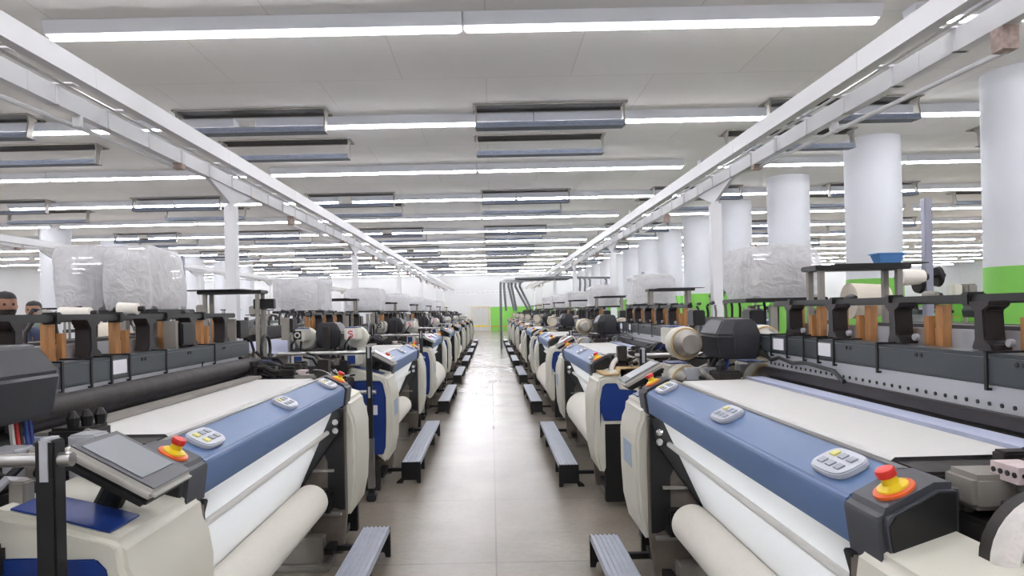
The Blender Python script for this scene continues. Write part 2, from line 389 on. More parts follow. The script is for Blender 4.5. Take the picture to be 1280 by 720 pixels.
def make_loom():
    L = empty('loom')
    B = lambda *a, **k: MB().box(*a).build(*k.pop('n'), L, **k)
    # breast beam
    prof = [(.135, .95), (.0, .95), (-.012, 1.045), (-.004, 1.062), (.11, 1.118), (.135, 1.118)]
    MB().prism(prof, -1.03, 1.03).build('breast_beam', blue, L, bevel=.006)
    MB().box(-1.03, 1.03, .112, .133, 1.112, 1.124).build('edge_strip', steel, L)
    for s in (-1, 1):
        pr = [(.15, .935), (-.008, .935), (-.022, 1.045), (-.014, 1.068), (.1, 1.126), (.15, 1.126)]
        m = MB(); m.prism(pr, s*1.03, s*1.19); e = m.build('end_cap', capm, L, bevel=.014)
        MB().prism([(.135, .95), (.008, .95), (-.002, 1.04), (.012, 1.062), (.098, 1.108), (.135, 1.108)], s*1.19, s*1.193).build('end_plate', black, e)
        # emergency stop
        tilt = Matrix.Translation((s*1.125, .05, 1.092)) @ Matrix.Rotation(.45, 4, 'X')
        m = MB(); m.lathe([(.05, 0), (.056, .006), (.054, .016), (.03, .022)], (0, 0, 0)); st = m.build('emergency_stop', orange, L, smooth=True)
        st.matrix_local = tilt @ Matrix.Scale(.8, 4)
        MB().lathe([(.042, .016), (.04, .024), (.022, .032), (.02, .05)], (0, 0, 0)).build('collar', yellow, st, smooth=True)
        MB().lathe([(.018, .05), (.025, .052), (.026, .068), (.023, .073), (.001, .074)], (0, 0, 0)).build('knob', red, st, smooth=True)
    for i, x in enumerate((-.87, .03, .87)):
        m = MB(); pts = [(x+.085*math.copysign(abs(math.cos(a))**.6, math.cos(a)), .056+.05*math.copysign(abs(math.sin(a))**.6, math.sin(a))) for a in [2*PI*k/28 for k in range(28)]]
        M = Matrix.Translation((0, .056, 1.096)) @ Matrix.Rotation(.453, 4, 'X') @ Matrix.Translation((0, -.056, 0))
        m.prism(pts, -.004, .014, 'z', M)
        k = m.build('keypad', keyp, L, bevel=.004)
        for r in range(2):
            for c in range(3):
                bx, by = x-.042+.042*c, .038+.036*r
                MB().box(bx-.013, bx+.013, by-.01, by+.01, .013, .018, M).build('button', btn_y if (c == 0 and r == 1) or (c == 0 and i == 0) else btn_g, k, lod=2)
    # cloth web and apron
    path = [(.48, 1.128), (.16, 1.126), (.15, 1.118), (.149, .94), (.055, .935), (.05, .92), (.25, .47), (.25, .42)]
    m = MB(); m.poly([[(-.93, y, z) for y, z in path], [(.93, y, z) for y, z in path]], cap=False, closed=False)
    m.build('cloth', cloth, L)
    for s in (-1, 1): MB().box(s*.932, s*1.06, .15, .6, 1.03, 1.118).build('selvage_plate', dark, L, bevel=.008)
    m = MB(); m.lathe([(.02, -.88), (.085, -.88), (.1, -.865), (.1, .865), (.085, .88), (.02, .88)], (0, 0, 0), 'x', 32)
    r = m.build('cloth_roll', roll_m, L, smooth=True); r.location = (0, .165, .42)
    MB().tube([(-1.0, 0, 0), (1.0, 0, 0)], .025, 12).build('roll_shaft', steel, r, smooth=True)
    MB().tube([(-1.0, .275, .53), (1.0, .275, .53)], .022, 12).build('guide_rod', steel, L, smooth=True)
    MB().tube([(-.96, .085, .80), (.96, .085, .80)], .014, 10).build('tension_bar', pale, L, smooth=True)
    MB().box(-.98, .98, .17, .58, 1.06, 1.08).build('added_light_shield', dark, L)  # added dark board, keeps the inspection lamp's glow off the top cloth
    MB().tube([(-.9, .36, .84), (.9, .36, .84)], .018, 8).build('inspection_lamp', insp, L, lod=3)
    # frames and feet
    for s in (-1, 1):
        pf = [(-.005, .93), (-.005, .30), (.02, .06), (1.75, .06), (1.78, .3), (1.78, 1.0), (1.3, 1.06), (.55, 1.09), (.2, 1.09), (.16, .93)]
        fr = MB().prism(pf, s*1.03, s*1.085).build('side_frame', brown, L, bevel=.006)
        MB().prism([(.0, .93), (.10, .93), (.10, .86), (.42, .36), (.42, .22), (.34, .22), (.34, .34), (.04, .78)], s*.985, s*1.03).build('frame_arm', black, L, bevel=.004)
        MB().box(s*.99, s*1.03, .02, .5, .30, .315).build('ledge', grey, L)
        MB().box(s*1.0, s*1.03, .06, .3, .56, .575).build('ledge', grey, L, lod=1)
        MB().prism([(.0, .93), (.16, .93), (.16, .75), (.1, .62), (.1, .36), (.03, .33), (.0, .33)], s*1.018, s*1.032).build('edge_plate', black, fr)
        MB().box(s*1.0, s*1.03, .16, .24, .66, .80).build('frame_lug', gun, L, lod=1)
        MB().tube([(s*1.02, .19, .76), (s*1.0, .2, .66), (s*1.01, .26, .56), (s*1.0, .34, .52)], .012, 8).build('hose', black, L, lod=1, smooth=True)
        MB().lathe([(.04, 0), (.04, .03), (.02, .04)], (s*1.01-.02, .3, .55), 'x', 16).build('pulley', black, fr, lod=1)
        for q in (.86, .81): MB().lathe([(.018, 0), (.018, .012), (.009, .014)], (s*.983-.007, .04, q), 'x', 14).build('bolt', chrome, fr, lod=2)
        MB().box(s*.94, s*1.045, .07, .5, .33, .46).build('roll_bracket', black, L, bevel=.01)
        MB().lathe([(.05, 0), (.05, .05)], (s*.955-.025, .165, .42), 'x', 18).build('roll_hub', gun, L, smooth=True)
        f = MB(); f.box(s*.94, s*1.3, .12, .46, .03, .19); f.box(s*.9, s*1.32, .08, .5, 0, .03); f.build('foot', grey, L, bevel=.008)
        MB().box(s*.90, s*1.4, .05, .10, .10, .14).build('foot_bar', black, L)
        MB().box(s*.955, s*.985, .2, .5, .21, .31).build('frame_plate', grey, L)
        MB().box(s*1.09, s*1.5, .3, 1.72, .05, .98).build('gear_case', grey if s > 0 else dark, L, bevel=.02)
    MB().box(-1.0, 1.0, .55, .62, .25, .42).build('cross_tube', black, L, bevel=.01)
    MB().box(-1.0, 1.0, .9, .98, .3, .6).build('cross_tube', dark, L, bevel=.01)
    # end covers: cream shell with a shaped front, inset side panel
    for s in (-1, 1):
        x0, x1 = s*1.09, s*1.55
        shell = [(.30, .99), (.0, .985), (-.022, .97), (-.03, .91), (-.048, .87), (-.06, .80), (-.06, .60), (-.05, .42), (-.022, .29), (-.005, .262), (.03, .27), (.05, .32), (.3, .36)]
        if s > 0: shell[0:1] = [(.30, .90), (.17, .92), (.15, 1.035)]
        if s < 0: shell[0] = (.30, 1.06); shell.insert(1, (.16, 1.03))
        c = MB().prism(shell, x0, x1).build('end_cover', cream, L, bevel=.022, seg=3)
        lowz = .33 if s < 0 else .66
        MB().prism([(.27, .945 if s < 0 else .885), (.14, .945 if s < 0 else .895), (.12, .94), (.035, .94), (.012, .915), (-.01, .80), (-.01, .60), (.0, lowz+.06), (.02, lowz), (.27, lowz)], x1, x1+s*.008).build('side_panel', navy, c, bevel=.004)
        if s > 0:
            MB().box(x1-.05, x1+.004, .02, .29, .05, .64).build('side_box', black, L, bevel=.006)
        else:
            MB().box(x1, x1+.03, .05, .29, .03, .27).build('kick_box', dark, L)
            MB().prism([(.015, .992), (.15, 1.028), (.25, 1.052), (.25, 1.056), (.15, 1.034), (.015, .997)], x0-.44, x0-.30).build('top_sticker', navy, c)
            MB().box(x1-.012, x1-.008, .06, .17, .66, .74).build('paper_note', paper, c)
        if s < 0: MB().box(x0+s*.12, x0+s*.34, -.063, -.058, .63, .76).build('front_label', lblue, c)
    # control terminal on the left cover
    M = Matrix.Translation((-1.39, .033, 1.128)) @ Matrix.Rotation(.50, 4, 'X')
    t = MB().box(-.145, .145, -.125, .125, -.016, .014).build('control_terminal', tabl, L, bevel=.012); t.matrix_local = M @ Matrix.Diagonal((.78, 1, 1, 1))
    MB().box(-.135, .135, -.115, .115, .013, .016).build('bezel', bezel, t, bevel=.002)
    MB().box(-.108, .108, -.07, .098, .0158, .0175).build('screen', screen, t)
    MB().box(-.13, .13, -.11, .115, -.045, -.015).build('back_shell', black, t, bevel=.01)
    MB().tube([(-1.36, .12, 1.0), (-1.36, .06, 1.11)], .035, 12).build('terminal_mount', black, L)
    # reed, top beam
    m = MB(); m.box(-1.0, 1.0, .615, .635, 1.185, 1.258); m.slot(1)
    holes_row(m, -.96, .96, 40, .614, 1.205, .0065)
    m.build('reed_plate', [lgrey, black], L)
    MB().box(-1.02, 1.02, .64, .70, .6, 1.16).build('sley_beam', dark, L)
    MB().box(-1.0, 1.0, .585, .63, 1.148, 1.186).build('reed_channel', gun, L, bevel=.003)
    MB().box(-1.0, 1.0, .5, .585, 1.118, 1.135).build('temple_strip', warp_m, L)
    MB().box(-1.12, 1.18, .605, .72, 1.256, 1.35).build('cross_beam', char, L, bevel=.012)
    for i, x in enumerate((-.93, -.74, -.56, -.42, -.28, .05, .62)):
        m = MB(); m.box(x-.006, x+.006, .600, .605, 1.245, 1.355); m.box(x-.006, x+.006, .6, .72, 1.35, 1.356); m.box(x-.006, x+.006, .6, .66, 1.244, 1.251)
        m.build('strap', black, L, lod=1)
    for x, w in ((-.84, .06), (-.36, .055)): MB().box(x-w, x+w, .602, .606, 1.28, 1.335).build('beam_label', paper, L, lod=1)
    for x in (-.16, .3, .75):
        for dx in (-.014, .014): MB().lathe([(.007, 0), (.007, .004)], (x+dx, .602, 1.325), 'y', 10).build('bolt', black, L, lod=2)
    MB().tube([(-1.1, .61, 1.30), (-1.0, .595, 1.25), (-.9, .59, 1.225), (-.8, .59, 1.245), (-.65, .59, 1.228), (-.5, .59, 1.24), (-.25, .59, 1.225), (-.2, .59, 1.2), (-.16, .585, 1.19)], .009, 8).build('cable', black, L, lod=1, smooth=True)
    # black rail, brackets, wooden battens, heald frames
    m = MB(); m.box(-1.22, 1.3, .735, .775, 1.492, 1.522)
    for x in (-1.0, -.55, -.1, .35, .8): m.box(x-.02, x+.02, .725, .785, 1.485, 1.53)
    m.build('top_rail', black, L, bevel=.005)
    for i, x in enumerate((-.87, -.43, .04, .5, .95)):
        m = MB()
        m.prism([(x-.035, 1.352), (x+.06, 1.352), (x+.052, 1.372), (x+.028, 1.385), (x+.022, 1.47), (x+.05, 1.485), (x+.05, 1.5), (x-.045, 1.5), (x-.04, 1.485), (x-.02, 1.465), (x-.02, 1.385)], .665, .73, 'y')
        m.build('bracket', gun, L, bevel=.004)
        for q, w in ((.085, .014), (.125, .02), (-.07, .014), (-.112, .02)):
            q2 = abs(q); MB().box(x+q-w, x+q+w, .74+.02*(q2 > .1), .762+.03*(q2 > .1), 1.30, 1.49 if q2 > .1 else 1.45).build('wood_batten', wood, L, lod=1)
        MB().lathe([(.012, 0), (.012, .015)], (x+.075, .70, 1.375), 'y', 10).build('nut', lgrey, L, lod=2)
    for i in range(4):
        y = .79+.05*i
        MB().box(-1.0, 1.0, y, y+.018, .75, 1.405-.012*i).build('heald_frame', lgrey, L, bevel=.003)
    # electric boxes hung on the rail, with a cable
    for x, y, w in ((.38, .64, .07), (1.42, .72, .085), (-1.6, .72, .07)):
        b = MB().box(x-w, x+w, y, y+.09, 1.36, 1.475).build('electric_box', black, L, bevel=.008)
        MB().box(x-w-.035, x-w-.006, y+.02, y+.08, 1.3, 1.485).build('mount_plate', grey, b)
        MB().tube([(x+.05, y+.02, 1.37), (x+.09, y-.01, 1.33), (x+.11, y-.02, 1.27), (x+.08, y-.02, 1.22), (x, y-.02, 1.215)], .009, 8).build('cable', black, b, lod=2, smooth=True)
    # black drive housing at the left end of the reed
    m = MB(); m.poly([[(-1.40, .40, 1.22), (-1.12, .40, 1.22), (-1.06, .46, 1.22), (-1.06, .59, 1.22), (-1.40, .59, 1.22)],
                      [(-1.41, .38, 1.345), (-1.11, .38, 1.345), (-1.04, .45, 1.345), (-1.04, .6, 1.345), (-1.41, .6, 1.345)],
                      [(-1.39, .43, 1.43), (-1.14, .43, 1.43), (-1.08, .49, 1.43), (-1.08, .58, 1.43), (-1.39, .58, 1.43)]])
    m.build('drive_housing', blackp, L, bevel=.01)
    for i, (mm, dx) in enumerate(((pale, 0), (red_w, .02), (dark, .035), (blue_w, .06), (blue_w, .08), (black, -.1))):
        x = -1.22+dx
        MB().tube([(x, .46, 1.24), (x-.005, .45, 1.17), (x-.02, .43, 1.1), (x-.03-.02*i, .42, 1.03)], .007, 6).build('wire', mm, L, lod=2)
    # left-end mechanism
    m = MB(); m.box(-1.5, -1.08, .34, .6, .98, 1.07); m.build('valve_block', dark, L, bevel=.01)
    for i in range(7):
        x = -1.46+.06*i
        MB().lathe([(.02, 0), (.02, .05), (.012, .055), (.012, .08)], (x, .36+.03*(i % 3), 1.07), 'z', 10).build('valve', grey if i % 2 else black, L, lod=1)
    for i in range(6):
        x = -1.5+.07*i; z = 1.06+.03*(i % 3)
        MB().tube([(x, .34, z), (x+.03, .30, z+.05), (x+.10, .30, z+.03), (x+.16, .36, z-.02), (x+.22, .46, z+.01)], .011, 8).build('hose', [lgrey, black, grey][i % 3], L, lod=2, smooth=True)
    MB().tube([(-1.9, .33, .98), (-1.6, .30, .96), (-1.45, .33, 1.02)], .008, 8).build('wire', red_w, L, lod=2)
    m = MB(); m.box(-1.06, -.93, .33, .46, 1.12, 1.17); m.build('temple', dark, L, bevel=.01)
    for i in range(3): MB().lathe([(.016, 0), (.02, .03), (.008, .05)], (-.96-.04*i, .35+.02*i, 1.17), 'z', 10).build('knob', black, L, lod=1)
    # right-end mechanism with flywheel
    f = MB().lathe([(.12, 0), (.135, .005), (.135, .05), (.12, .055)], (1.30, .235, 1.012), 'x', 36).build('flywheel', dark, L, smooth=True)
    MB().ring((1.345, .235, 1.012), .117, .02, 'x', 36, 8, 2.0).build('linty_rim', lint, f, smooth=True)
    MB().lathe([(.05, .0), (.05, .07), (.03, .09)], (1.31, .235, 1.012), 'x', 20).build('hub', black, f, smooth=True)
    for a in range(5):
        a2 = a*2*PI/5; MB().tube([(1.365, .235+.03*math.cos(a2), 1.012+.03*math.sin(a2)), (1.365, .235+.11*math.cos(a2), 1.012+.11*math.sin(a2))], .012, 6).build('spoke', gun, f, lod=2)
    MB().box(1.06, 1.17, .19, .38, 1.06, 1.135).build('temple', grey, L, bevel=.012)
    m = MB(); m.box(1.13, 1.21, .25, .31, 1.125, 1.16); m.slot(1)
    for q in range(3): m.lathe([(.005, 0), (.005, .003)], (1.208, .262+.017*q, 1.143), 'x', 8)
    for q in range(4): m.lathe([(.006, 0), (.006, .003)], (1.14+.02*q, .248, 1.143), 'y', 8)
    m.build('sensor_block', [pinkb, black], L)
    for i in range(6):
        x = 1.06+.07*i; MB().box(x, x+.045, .30+.02*(i % 2), .40, 1.13+.012*(i % 3), 1.17+.014*(i % 3)).build('clamp', black if i % 2 else dark, L, bevel=.006, lod=1)
    for i in range(5):
        x = 1.08+.09*i; MB().tube([(x, .22+.02*i, 1.0), (x+.02, .24, 1.08), (x+.08, .3, 1.12), (x+.12, .4, 1.1)], .012, 8).build('hose', black if i % 2 else grey, L, lod=2, smooth=True)
    MB().tube([(1.06, .26, 1.10), (1.5, .36, 1.13)], .012, 8).build('lever', chrome, L, lod=1)
    MB().box(1.10, 1.5, .55, .9, .98, 1.22).build('crank_case', dark, L, bevel=.025)
    MB().box(1.22, 1.3, .5, .56, 1.16, 1.22).build('blue_switch', navy, L, bevel=.006)
    MB().ring((1.47, .6, 1.28), .09, .011, 'y', 24, 8).build('cable_loop', black, L, lod=1, smooth=True)
    # weft feeders on a stand at the left end
    MB().box(-1.53, -1.47, .46, .51, 0, 1.4).build('feeder_post', gun, L, bevel=.006)
    f0 = .42
    for y, z in ((.26, 1.30), (.70, 1.30), (.26, 1.09), (.70, 1.09)):
        m = MB(); m.box(-2.02+f0, -1.80+f0, y-.055, y+.055, z-.015, z+.085); m.lathe([(.05, 0), (.09, .02), (.094, .1), (.08, .13), (.05, .135)], (-1.80+f0, y, z), 'x', 24)
        w = m.build('weft_feeder', cream, L, bevel=.008)
        MB().lathe([(.07, 0), (.082, .01), (.05, .1), (.05, .104), (.02, .105)], (-1.665+f0, y, z), 'x', 22).build('drum', drumm, w, smooth=True, lod=2)
        MB().ring((-1.66+f0, y, z), .08, .008, 'x', 24, 6, 1.6).build('balloon_ring', tan, w, smooth=True)
        MB().box(-2.0+f0, -1.82+f0, y-.05, y+.05, z+.085, z+.092).build('top_cap', navy, w)
        MB().box(-2.026+f0, -2.018+f0, y-.032, y+.032, z+.0, z+.07).build('badge', navy if z < 1.2 else black if y > .5 else paper, w)
        MB().tube([(-2.02+f0, y, z+.02), (-2.05+f0, y+.04, z-.04), (-2.0+f0, y+.06, z-.09), (-1.9+f0, .43, z-.1)], .008, 8).build('cable', black, w, lod=1, smooth=True)
        if z > 1.2:
            pts = [(.018, .058), (-.012, .062), (-.02, .05), (-.012, .04), (.012, .034), (.018, .022), (.008, .01), (-.018, .013)]
            if y > .5: MB().ring((-2.028+f0, y, z+.035), .02, .006, 'x', 18, 6).build('mark', pale, w, lod=1)
            else: MB().tube([(-2.032+f0, y-a, z+b) for a, b in pts], .005, 6).build('mark', red, w, lod=1)
    # rear: warp beam, back roller, warp sheet, tray
    MB().lathe([(.05, -1.0), (.36, -1.0), (.36, -.97), (.3, -.96), (.3, .96), (.36, .97), (.36, 1.0), (.05, 1.0)], (0, 1.4, .55), 'x', 32).build('warp_beam', warp_m, L, smooth=True)
    MB().tube([(-1.0, 1.71, 1.16), (1.0, 1.71, 1.16)], .06, 16).build('back_roller', steel, L, smooth=True)
    MB().poly([[(-.95, 1.0, 1.14), (.95, 1.0, 1.14), (.95, 1.0, 1.136), (-.95, 1.0, 1.136)], [(-.95, 1.71, 1.225), (.95, 1.71, 1.225), (.95, 1.71, 1.221), (-.95, 1.71, 1.221)]]).build('warp_sheet', warp_m, L)
    MB().box(-1.15, 1.2, 1.25, 1.31, 1.27, 1.33).build('rear_beam', dark, L, bevel=.008)
    # tall rear shelf (left end) and cabinet (right end)
    sh = MB().poly([[(-1.52, 1.02, 1.69), (-1.52, 1.56, 1.69), (-1.52, 1.56, 1.72), (-1.52, 1.02, 1.72)], [(-1.32, 1.02, 1.69), (-1.32, 1.56, 1.69), (-1.32, 1.56, 1.72), (-1.32, 1.02, 1.72)]]).build('rear_shelf', black, L, bevel=.006)
    for px, py in ((-1.49, 1.06), (-1.35, 1.06), (-1.49, 1.5), (-1.35, 1.5)):
        MB().box(px-.015, px+.015, py-.015, py+.015, .98, 1.69).build('shelf_post', grey, sh)
    MB().box(-1.56, -1.36, 1.15, 1.68, 1.722, 1.728).build('shelf_sheet', dark, sh)
    MB().box(1.02, 1.56, 1.1, 1.72, 1.525, 1.555).build('cabinet_tray', black, L, bevel=.006)
    for px in (1.06, 1.5): MB().box(px-.025, px+.025, 1.3, 1.35, .95, 1.5).build('tray_post', grey, L)
    MB().box(1.12, 1.36, 1.2, 1.38, 1.555, 1.84).build('jacquard_cabinet', cream, L, bevel=.02)
    MB().box(1.14, 1.42, 1.44, 1.64, 1.555, 1.84).build('jacquard_cabinet', grey, L, bevel=.03)
    cr = random.Random(3)
    def wig(x, y, z, dx, dy, dz, n=5, a=.03):
        return [(x+dx*i/n+cr.uniform(-a, a)*(0 < i < n), y+dy*i/n+cr.uniform(-a, a)*(0 < i < n), z+dz*i/n+cr.uniform(-a, a)*(0 < i < n)) for i in range(n+1)]
    mats = [black, dark, grey, gun, lgrey, blackp]
    for i in range(10):
        x = 1.08+.045*i; MB().tube(wig(x, .2+cr.uniform(-.05, .3), 1.08, cr.uniform(-.15, .2), .35, cr.uniform(0, .15)), cr.uniform(.007, .013), 7).build('hose', mats[i % 6], L, lod=2, smooth=True)
    for i in range(12):
        x = 1.04+.035*i; MB().tube(wig(x, .25+cr.uniform(0, .2), 1.12, cr.uniform(-.1, .15), .25, cr.uniform(.02, .16)), cr.uniform(.009, .016), 7).build('hose', [black, blackp, dark][i % 3], L, lod=2, smooth=True)
    for i in range(9):
        x = 1.08+cr.uniform(0, .38); y = .18+cr.uniform(0, .5); w = cr.uniform(.018, .04); z = 1.06+cr.uniform(.03, .1)
        MB().box(x-w, x+w, y-w, y+w, z-.06, z+cr.uniform(.02, .06)).build('junction_block', mats[(i*2+1) % 6], L, bevel=.005, lod=2)
    for i in range(12):
        x = -1.98+.075*i; MB().tube(wig(x, .26+cr.uniform(-.03, .3), 1.0, cr.uniform(-.2, .2), .3, cr.uniform(.02, .22)), cr.uniform(.007, .014), 7).build('hose', mats[i % 6], L, lod=2, smooth=True)
    for i in range(9):
        x = -1.12-cr.uniform(0, .62); y = .2+cr.uniform(0, .45); w = cr.uniform(.02, .045); z = 1.03+cr.uniform(.0, .12)
        MB().box(x-w, x+w, y-w, y+w, z-.08, z+cr.uniform(.02, .06)).build('junction_block', mats[(i*2) % 6], L, bevel=.005, lod=2)
    MB().box(1.06, 1.48, .2, .75, .93, 1.04).build('mounting_table', dark, L, bevel=.01)
    MB().box(-1.85, -1.1, .25, .7, .9, .98).build('mounting_table', dark, L, bevel=.01)
    # rear clutter over the warp: dropper bars, springs, arms
    for i in range(3): MB().box(-1.05, 1.05, 1.18+.09*i, 1.20+.09*i, 1.30, 1.40).build('dropper_bar', [gun, grey, dark][i], L, lod=2)
    for i in range(9):
        x = -.62+.23*i; h = cr.uniform(1.5, 1.56); y = 1.1+cr.uniform(0, .4)
        MB().tube([(x, y, 1.28), (x+.01, y, h-.06), (x+.04, y-.02, h), (x+cr.uniform(.1, .22), y-.05, h+cr.uniform(-.02, .03))], .011, 7).build('arm', mats[i % 4], L, lod=2, smooth=True)
    for i in range(7):
        x = -.85+.33*i+cr.uniform(-.06, .06); MB().lathe([(.014, -.04), (.018, 0), (.01, .04)], (x, .98+.2*(i % 2), 1.53), 'x', 12).build('eyelet_holder', mats[i % 3], L, lod=2, smooth=True)
    return L
proto = make_loom()

NL = 8
places = []
def loom_at(o, x, y, rz): o.location = (x, y, 0); o.rotation_euler = (0, 0, rz)
PITCHY = 4.2
rolls = {('L', 0): 1.0, ('L', 1): 1.05, ('L', 2): 2.3, ('L', 3): 1.2, ('L', 4): 1.8, ('R', 0): 1.0, ('R', 1): 1.75, ('R', 2): 2.2, ('R', 3): 1.5, ('R', 4): 2.0}
desc = {'L': ['tablet screen up close', 'paper note on navy panel', 'thick full cloth roll', 'half full cloth roll', 'nearly full cloth roll', 'only end covers showing', 'a narrow sliver', 'last before the door'],
        'R': ['bright cloth down to a thin roll', 'navy panel over black box', 'thick full cloth roll', 'blue beam end showing', 'nearly full cloth roll', 'only end covers showing', 'a narrow sliver', 'last before the pipes']}
looms = {}
for side, X, base, rz in (('L', -.90, 3.2, PI/2), ('R', .81, 2.635, -PI/2)):
    for k in range(NL):
        if side == 'L' and k == 0: o = proto
        else:
            o = dup(proto, keep=2 if k == 0 else 2 if k == 1 else 1 if k < 4 else 0)
            if k < 3 and False: pass
        loom_at(o, X, base+PITCHY*k, rz)
        looms[(side, k)] = o
        if side == 'R':
            bs = sorted([c for c in o.children if c.name.startswith('electric_box')], key=lambda c: c.name)
            if bs and k < 2:
                for q in list(bs[0].children): bpy.data.objects.remove(q)
                bpy.data.objects.remove(bs[0])
        tag(o, '%s blue and cream loom %s of the aisle, %s' % (ORD[k], 'left' if side == 'L' else 'right', desc[side][k]), 'loom', 'looms lining the aisle')
        sc = rolls.get((side, k), 1.4)
        for ch in o.children:
            if ch.name.startswith('cloth_roll'):
                ch.scale = (1, sc, sc)
# inspection lamps for the near looms only (kept on the proto)
for (side, k), o in looms.items():
    if k in (1, 2) or (side == 'R' and k == 0):
        src = [c for c in proto.children if c.name.startswith('inspection_lamp')][0]
        c = src.copy(); C.objects.link(c); c.parent = o

for k in range(3):
    o = looms[('L', k)]
    MB().tube([(-1.0, .585, 1.205), (1.0, .585, 1.205)], .042, 14).build('reed_roller', dark, o, smooth=True)
    MB().box(-.98, .98, .47, .55, 1.13, 1.146).build('temple_bar', grey, o, bevel=.003)
for c in [c for c in looms[('L', 0)].children if c.name.split('.')[0] in ('weft_feeder', 'feeder_post')]:
    for q in list(c.children): bpy.data.objects.remove(q)
    bpy.data.objects.remove(c)
# second rows of looms behind: the same machine, only its upper main parts show
wanted = ('breast_beam', 'end_cap', 'side_frame', 'cross_beam', 'top_rail', 'bracket', 'heald_frame', 'drive_housing', 'end_cover', 'warp_beam', 'rear_beam', 'rear_shelf', 'cabinet_tray', 'jacquard_cabinet', 'electric_box', 'cloth', 'gear_case', 'tray_post')
for side, X, base, rz in (('far left', -6.4, 5.4, PI/2), ('right, beyond the pillars', 7.9, 6.8, -PI/2)):
    for k in range(7):
        o = proto.copy(); C.objects.link(o); loom_at(o, X, base+PITCHY*k, rz)
        for ch in list(proto.children):
            if ch.name.split('.')[0] in wanted:
                c = ch.copy(); C.objects.link(c); c.parent = o
                for g in ch.children:
                    if g.name.split('.')[0] in ('shelf_post', 'side_panel'):
                        d = g.copy(); C.objects.link(d); d.parent = c
        tag(o, '%s background loom in the row to the %s' % (ORD[k], side), 'loom', 'background looms '+side)

m = MB(); m.prism([(.0, 1.002), (.12, 1.0), (.135, 1.045), (.45, 1.05), (.45, 1.056), (.13, 1.052), (.115, 1.012), (.0, 1.01)], -.2, .2)
o = m.build('cardboard_sheet', tan); o.location = (.83, 6.835-1.36, 0); o.rotation_euler = (0, 0, -PI/2)
tag(o, 'tan cardboard sheet lying over the near end of the second right loom', 'cardboard')
# ------------------------------------------------------------------ foot steps in front of the looms
st = empty('foot_step')
m = MB(); prof = [(0, .165), (0, .19)]
ridge = [(0, .16)]
for i in range(6): ridge += [(.004+.026*i, .192), (.014+.026*i, .192), (.016+.026*i, .186), (.026+.026*i, .186)]
ridge += [(.16, .192), (.165, .16)]
m.prism(ridge, -1.16, 1.16).build('tread', alu, st)
for s in (-1, 1):
    m = MB(); m.prism([(.0, 0), (.03, 0), (.04, .03), (.15, .03), (.16, .0), (.215, .0), (.21, .02), (.17, .05), (.168, .185), (0, .185)], s*1.16, s*1.175); m.build('end_plate', black, st)
    MB().box(s*1.06-.02, s*1.06+.02, .14, .42, .085, .115).build('arm', black, st)
    MB().box(s*.6-.02, s*.6+.02, .02, .15, .0, .165).build('leg', black, st)
first = True
for side, X, base, rz in (('left', -.65, 3.17, PI/2), ('right', .545, 2.93, -PI/2)):
    for k in range(NL):
        o = st if first else dup(st); first = False
        o.location = (X, base+4.2*k, 0); o.rotation_euler = (0, 0, rz)
        tag(o, '%s ribbed aluminium foot step on the %s edge of the aisle' % (ORD[k], side), 'step', 'foot steps along the aisle')

# ------------------------------------------------------------------ guard rails at the left end of each loom
g = empty('guard_rail')
po = MB().box(-.022, .022, -.022, .022, .05, 1.235).build('post', black, g, bevel=.004)
MB().box(-.027, .027, -.027, .027, .1, .5).build('sleeve', steel, po, bevel=.004)
MB().box(-.05, .05, -.04, .04, 0, .06).build('base', blackp, g, bevel=.01)
MB().tube([(0, -.05, 1.19), (0, .74, 1.19)], .016, 12).build('bar', steel, g, smooth=True)
MB().tube([(0, -.05, .87), (0, .27, .87)], .016, 12).build('bar', steel, g, smooth=True)
for z in (1.19, .87): MB().box(-.025, .025, -.014, .014, z-.05, z+.05).build('clamp', lgrey, g, bevel=.005)
first = True
for side, X, base, rz, loc in (('left', -.90, 3.2, PI/2, -1.74), ('right', .81, 2.635, -PI/2, -1.9)):
    for k in range(NL):
        if k > 5: continue
        o = g if first else dup(g); first = False
        lx = loc if k else (-1.63 if side == 'left' else -1.95); ly = .09 if side == 'left' else .17
        if side == 'left': o.location = (X-ly, base+PITCHY*k+lx, 0)
        else: o.location = (X+ly, base+PITCHY*k-lx, 0)
        o.rotation_euler = (0, 0, rz)
        tag(o, 'black guard post with steel bars, %s of those %s of the aisle' % (ORD[k], side), 'guard rail', 'guard rails between looms')

# ------------------------------------------------------------------ plastic covers
def rounded_bag(name, cx, cy, z0, sx, sy, sz, seed, lobes=1):
    r = random.Random(seed); m = MB(); n = 36; rings = []
    ph = [r.uniform(0, 6.28) for _ in range(6)]
    for i in range(13):
        t = i/12; z = z0+sz*(1-(1-t)**1.0)
        if t < .8: k = 1.0+.05*math.sin(3*t+ph[0])
        else: k = math.sqrt(max(0., 1-((t-.8)/.2)**2))*.35+.67
        if i == 12: k = .05; z = z0+sz*(.985)
        q = []
        for j in range(n):
            a = 2*PI*j/n; ca, sa = math.cos(a), math.sin(a)
            e = .38
            ux, uy = math.copysign(abs(ca)**e, ca), math.copysign(abs(sa)**e, sa)
            w = 1+(.045*math.sin(5*a+ph[1]+2*t)+.03*math.sin(9*a+ph[2]-4*t)+.02*math.sin(14*a+ph[3]))*(1 if i < 12 else 0)
            if lobes == 2: w *= 1-.09*math.exp(-((uy)/.12)**2)*(abs(ux) > .8)
            q.append((cx+sx*k*w*ux, cy+sy*k*w*uy, z+.02*math.sin(3*a+ph[4])*(t > .5)-(.02*math.sin(7*a+ph[5]) if i == 0 else 0)))
        rings.append(q)
    return m.poly(rings).build(name, film, smooth=True, origin=(cx, cy, z0))
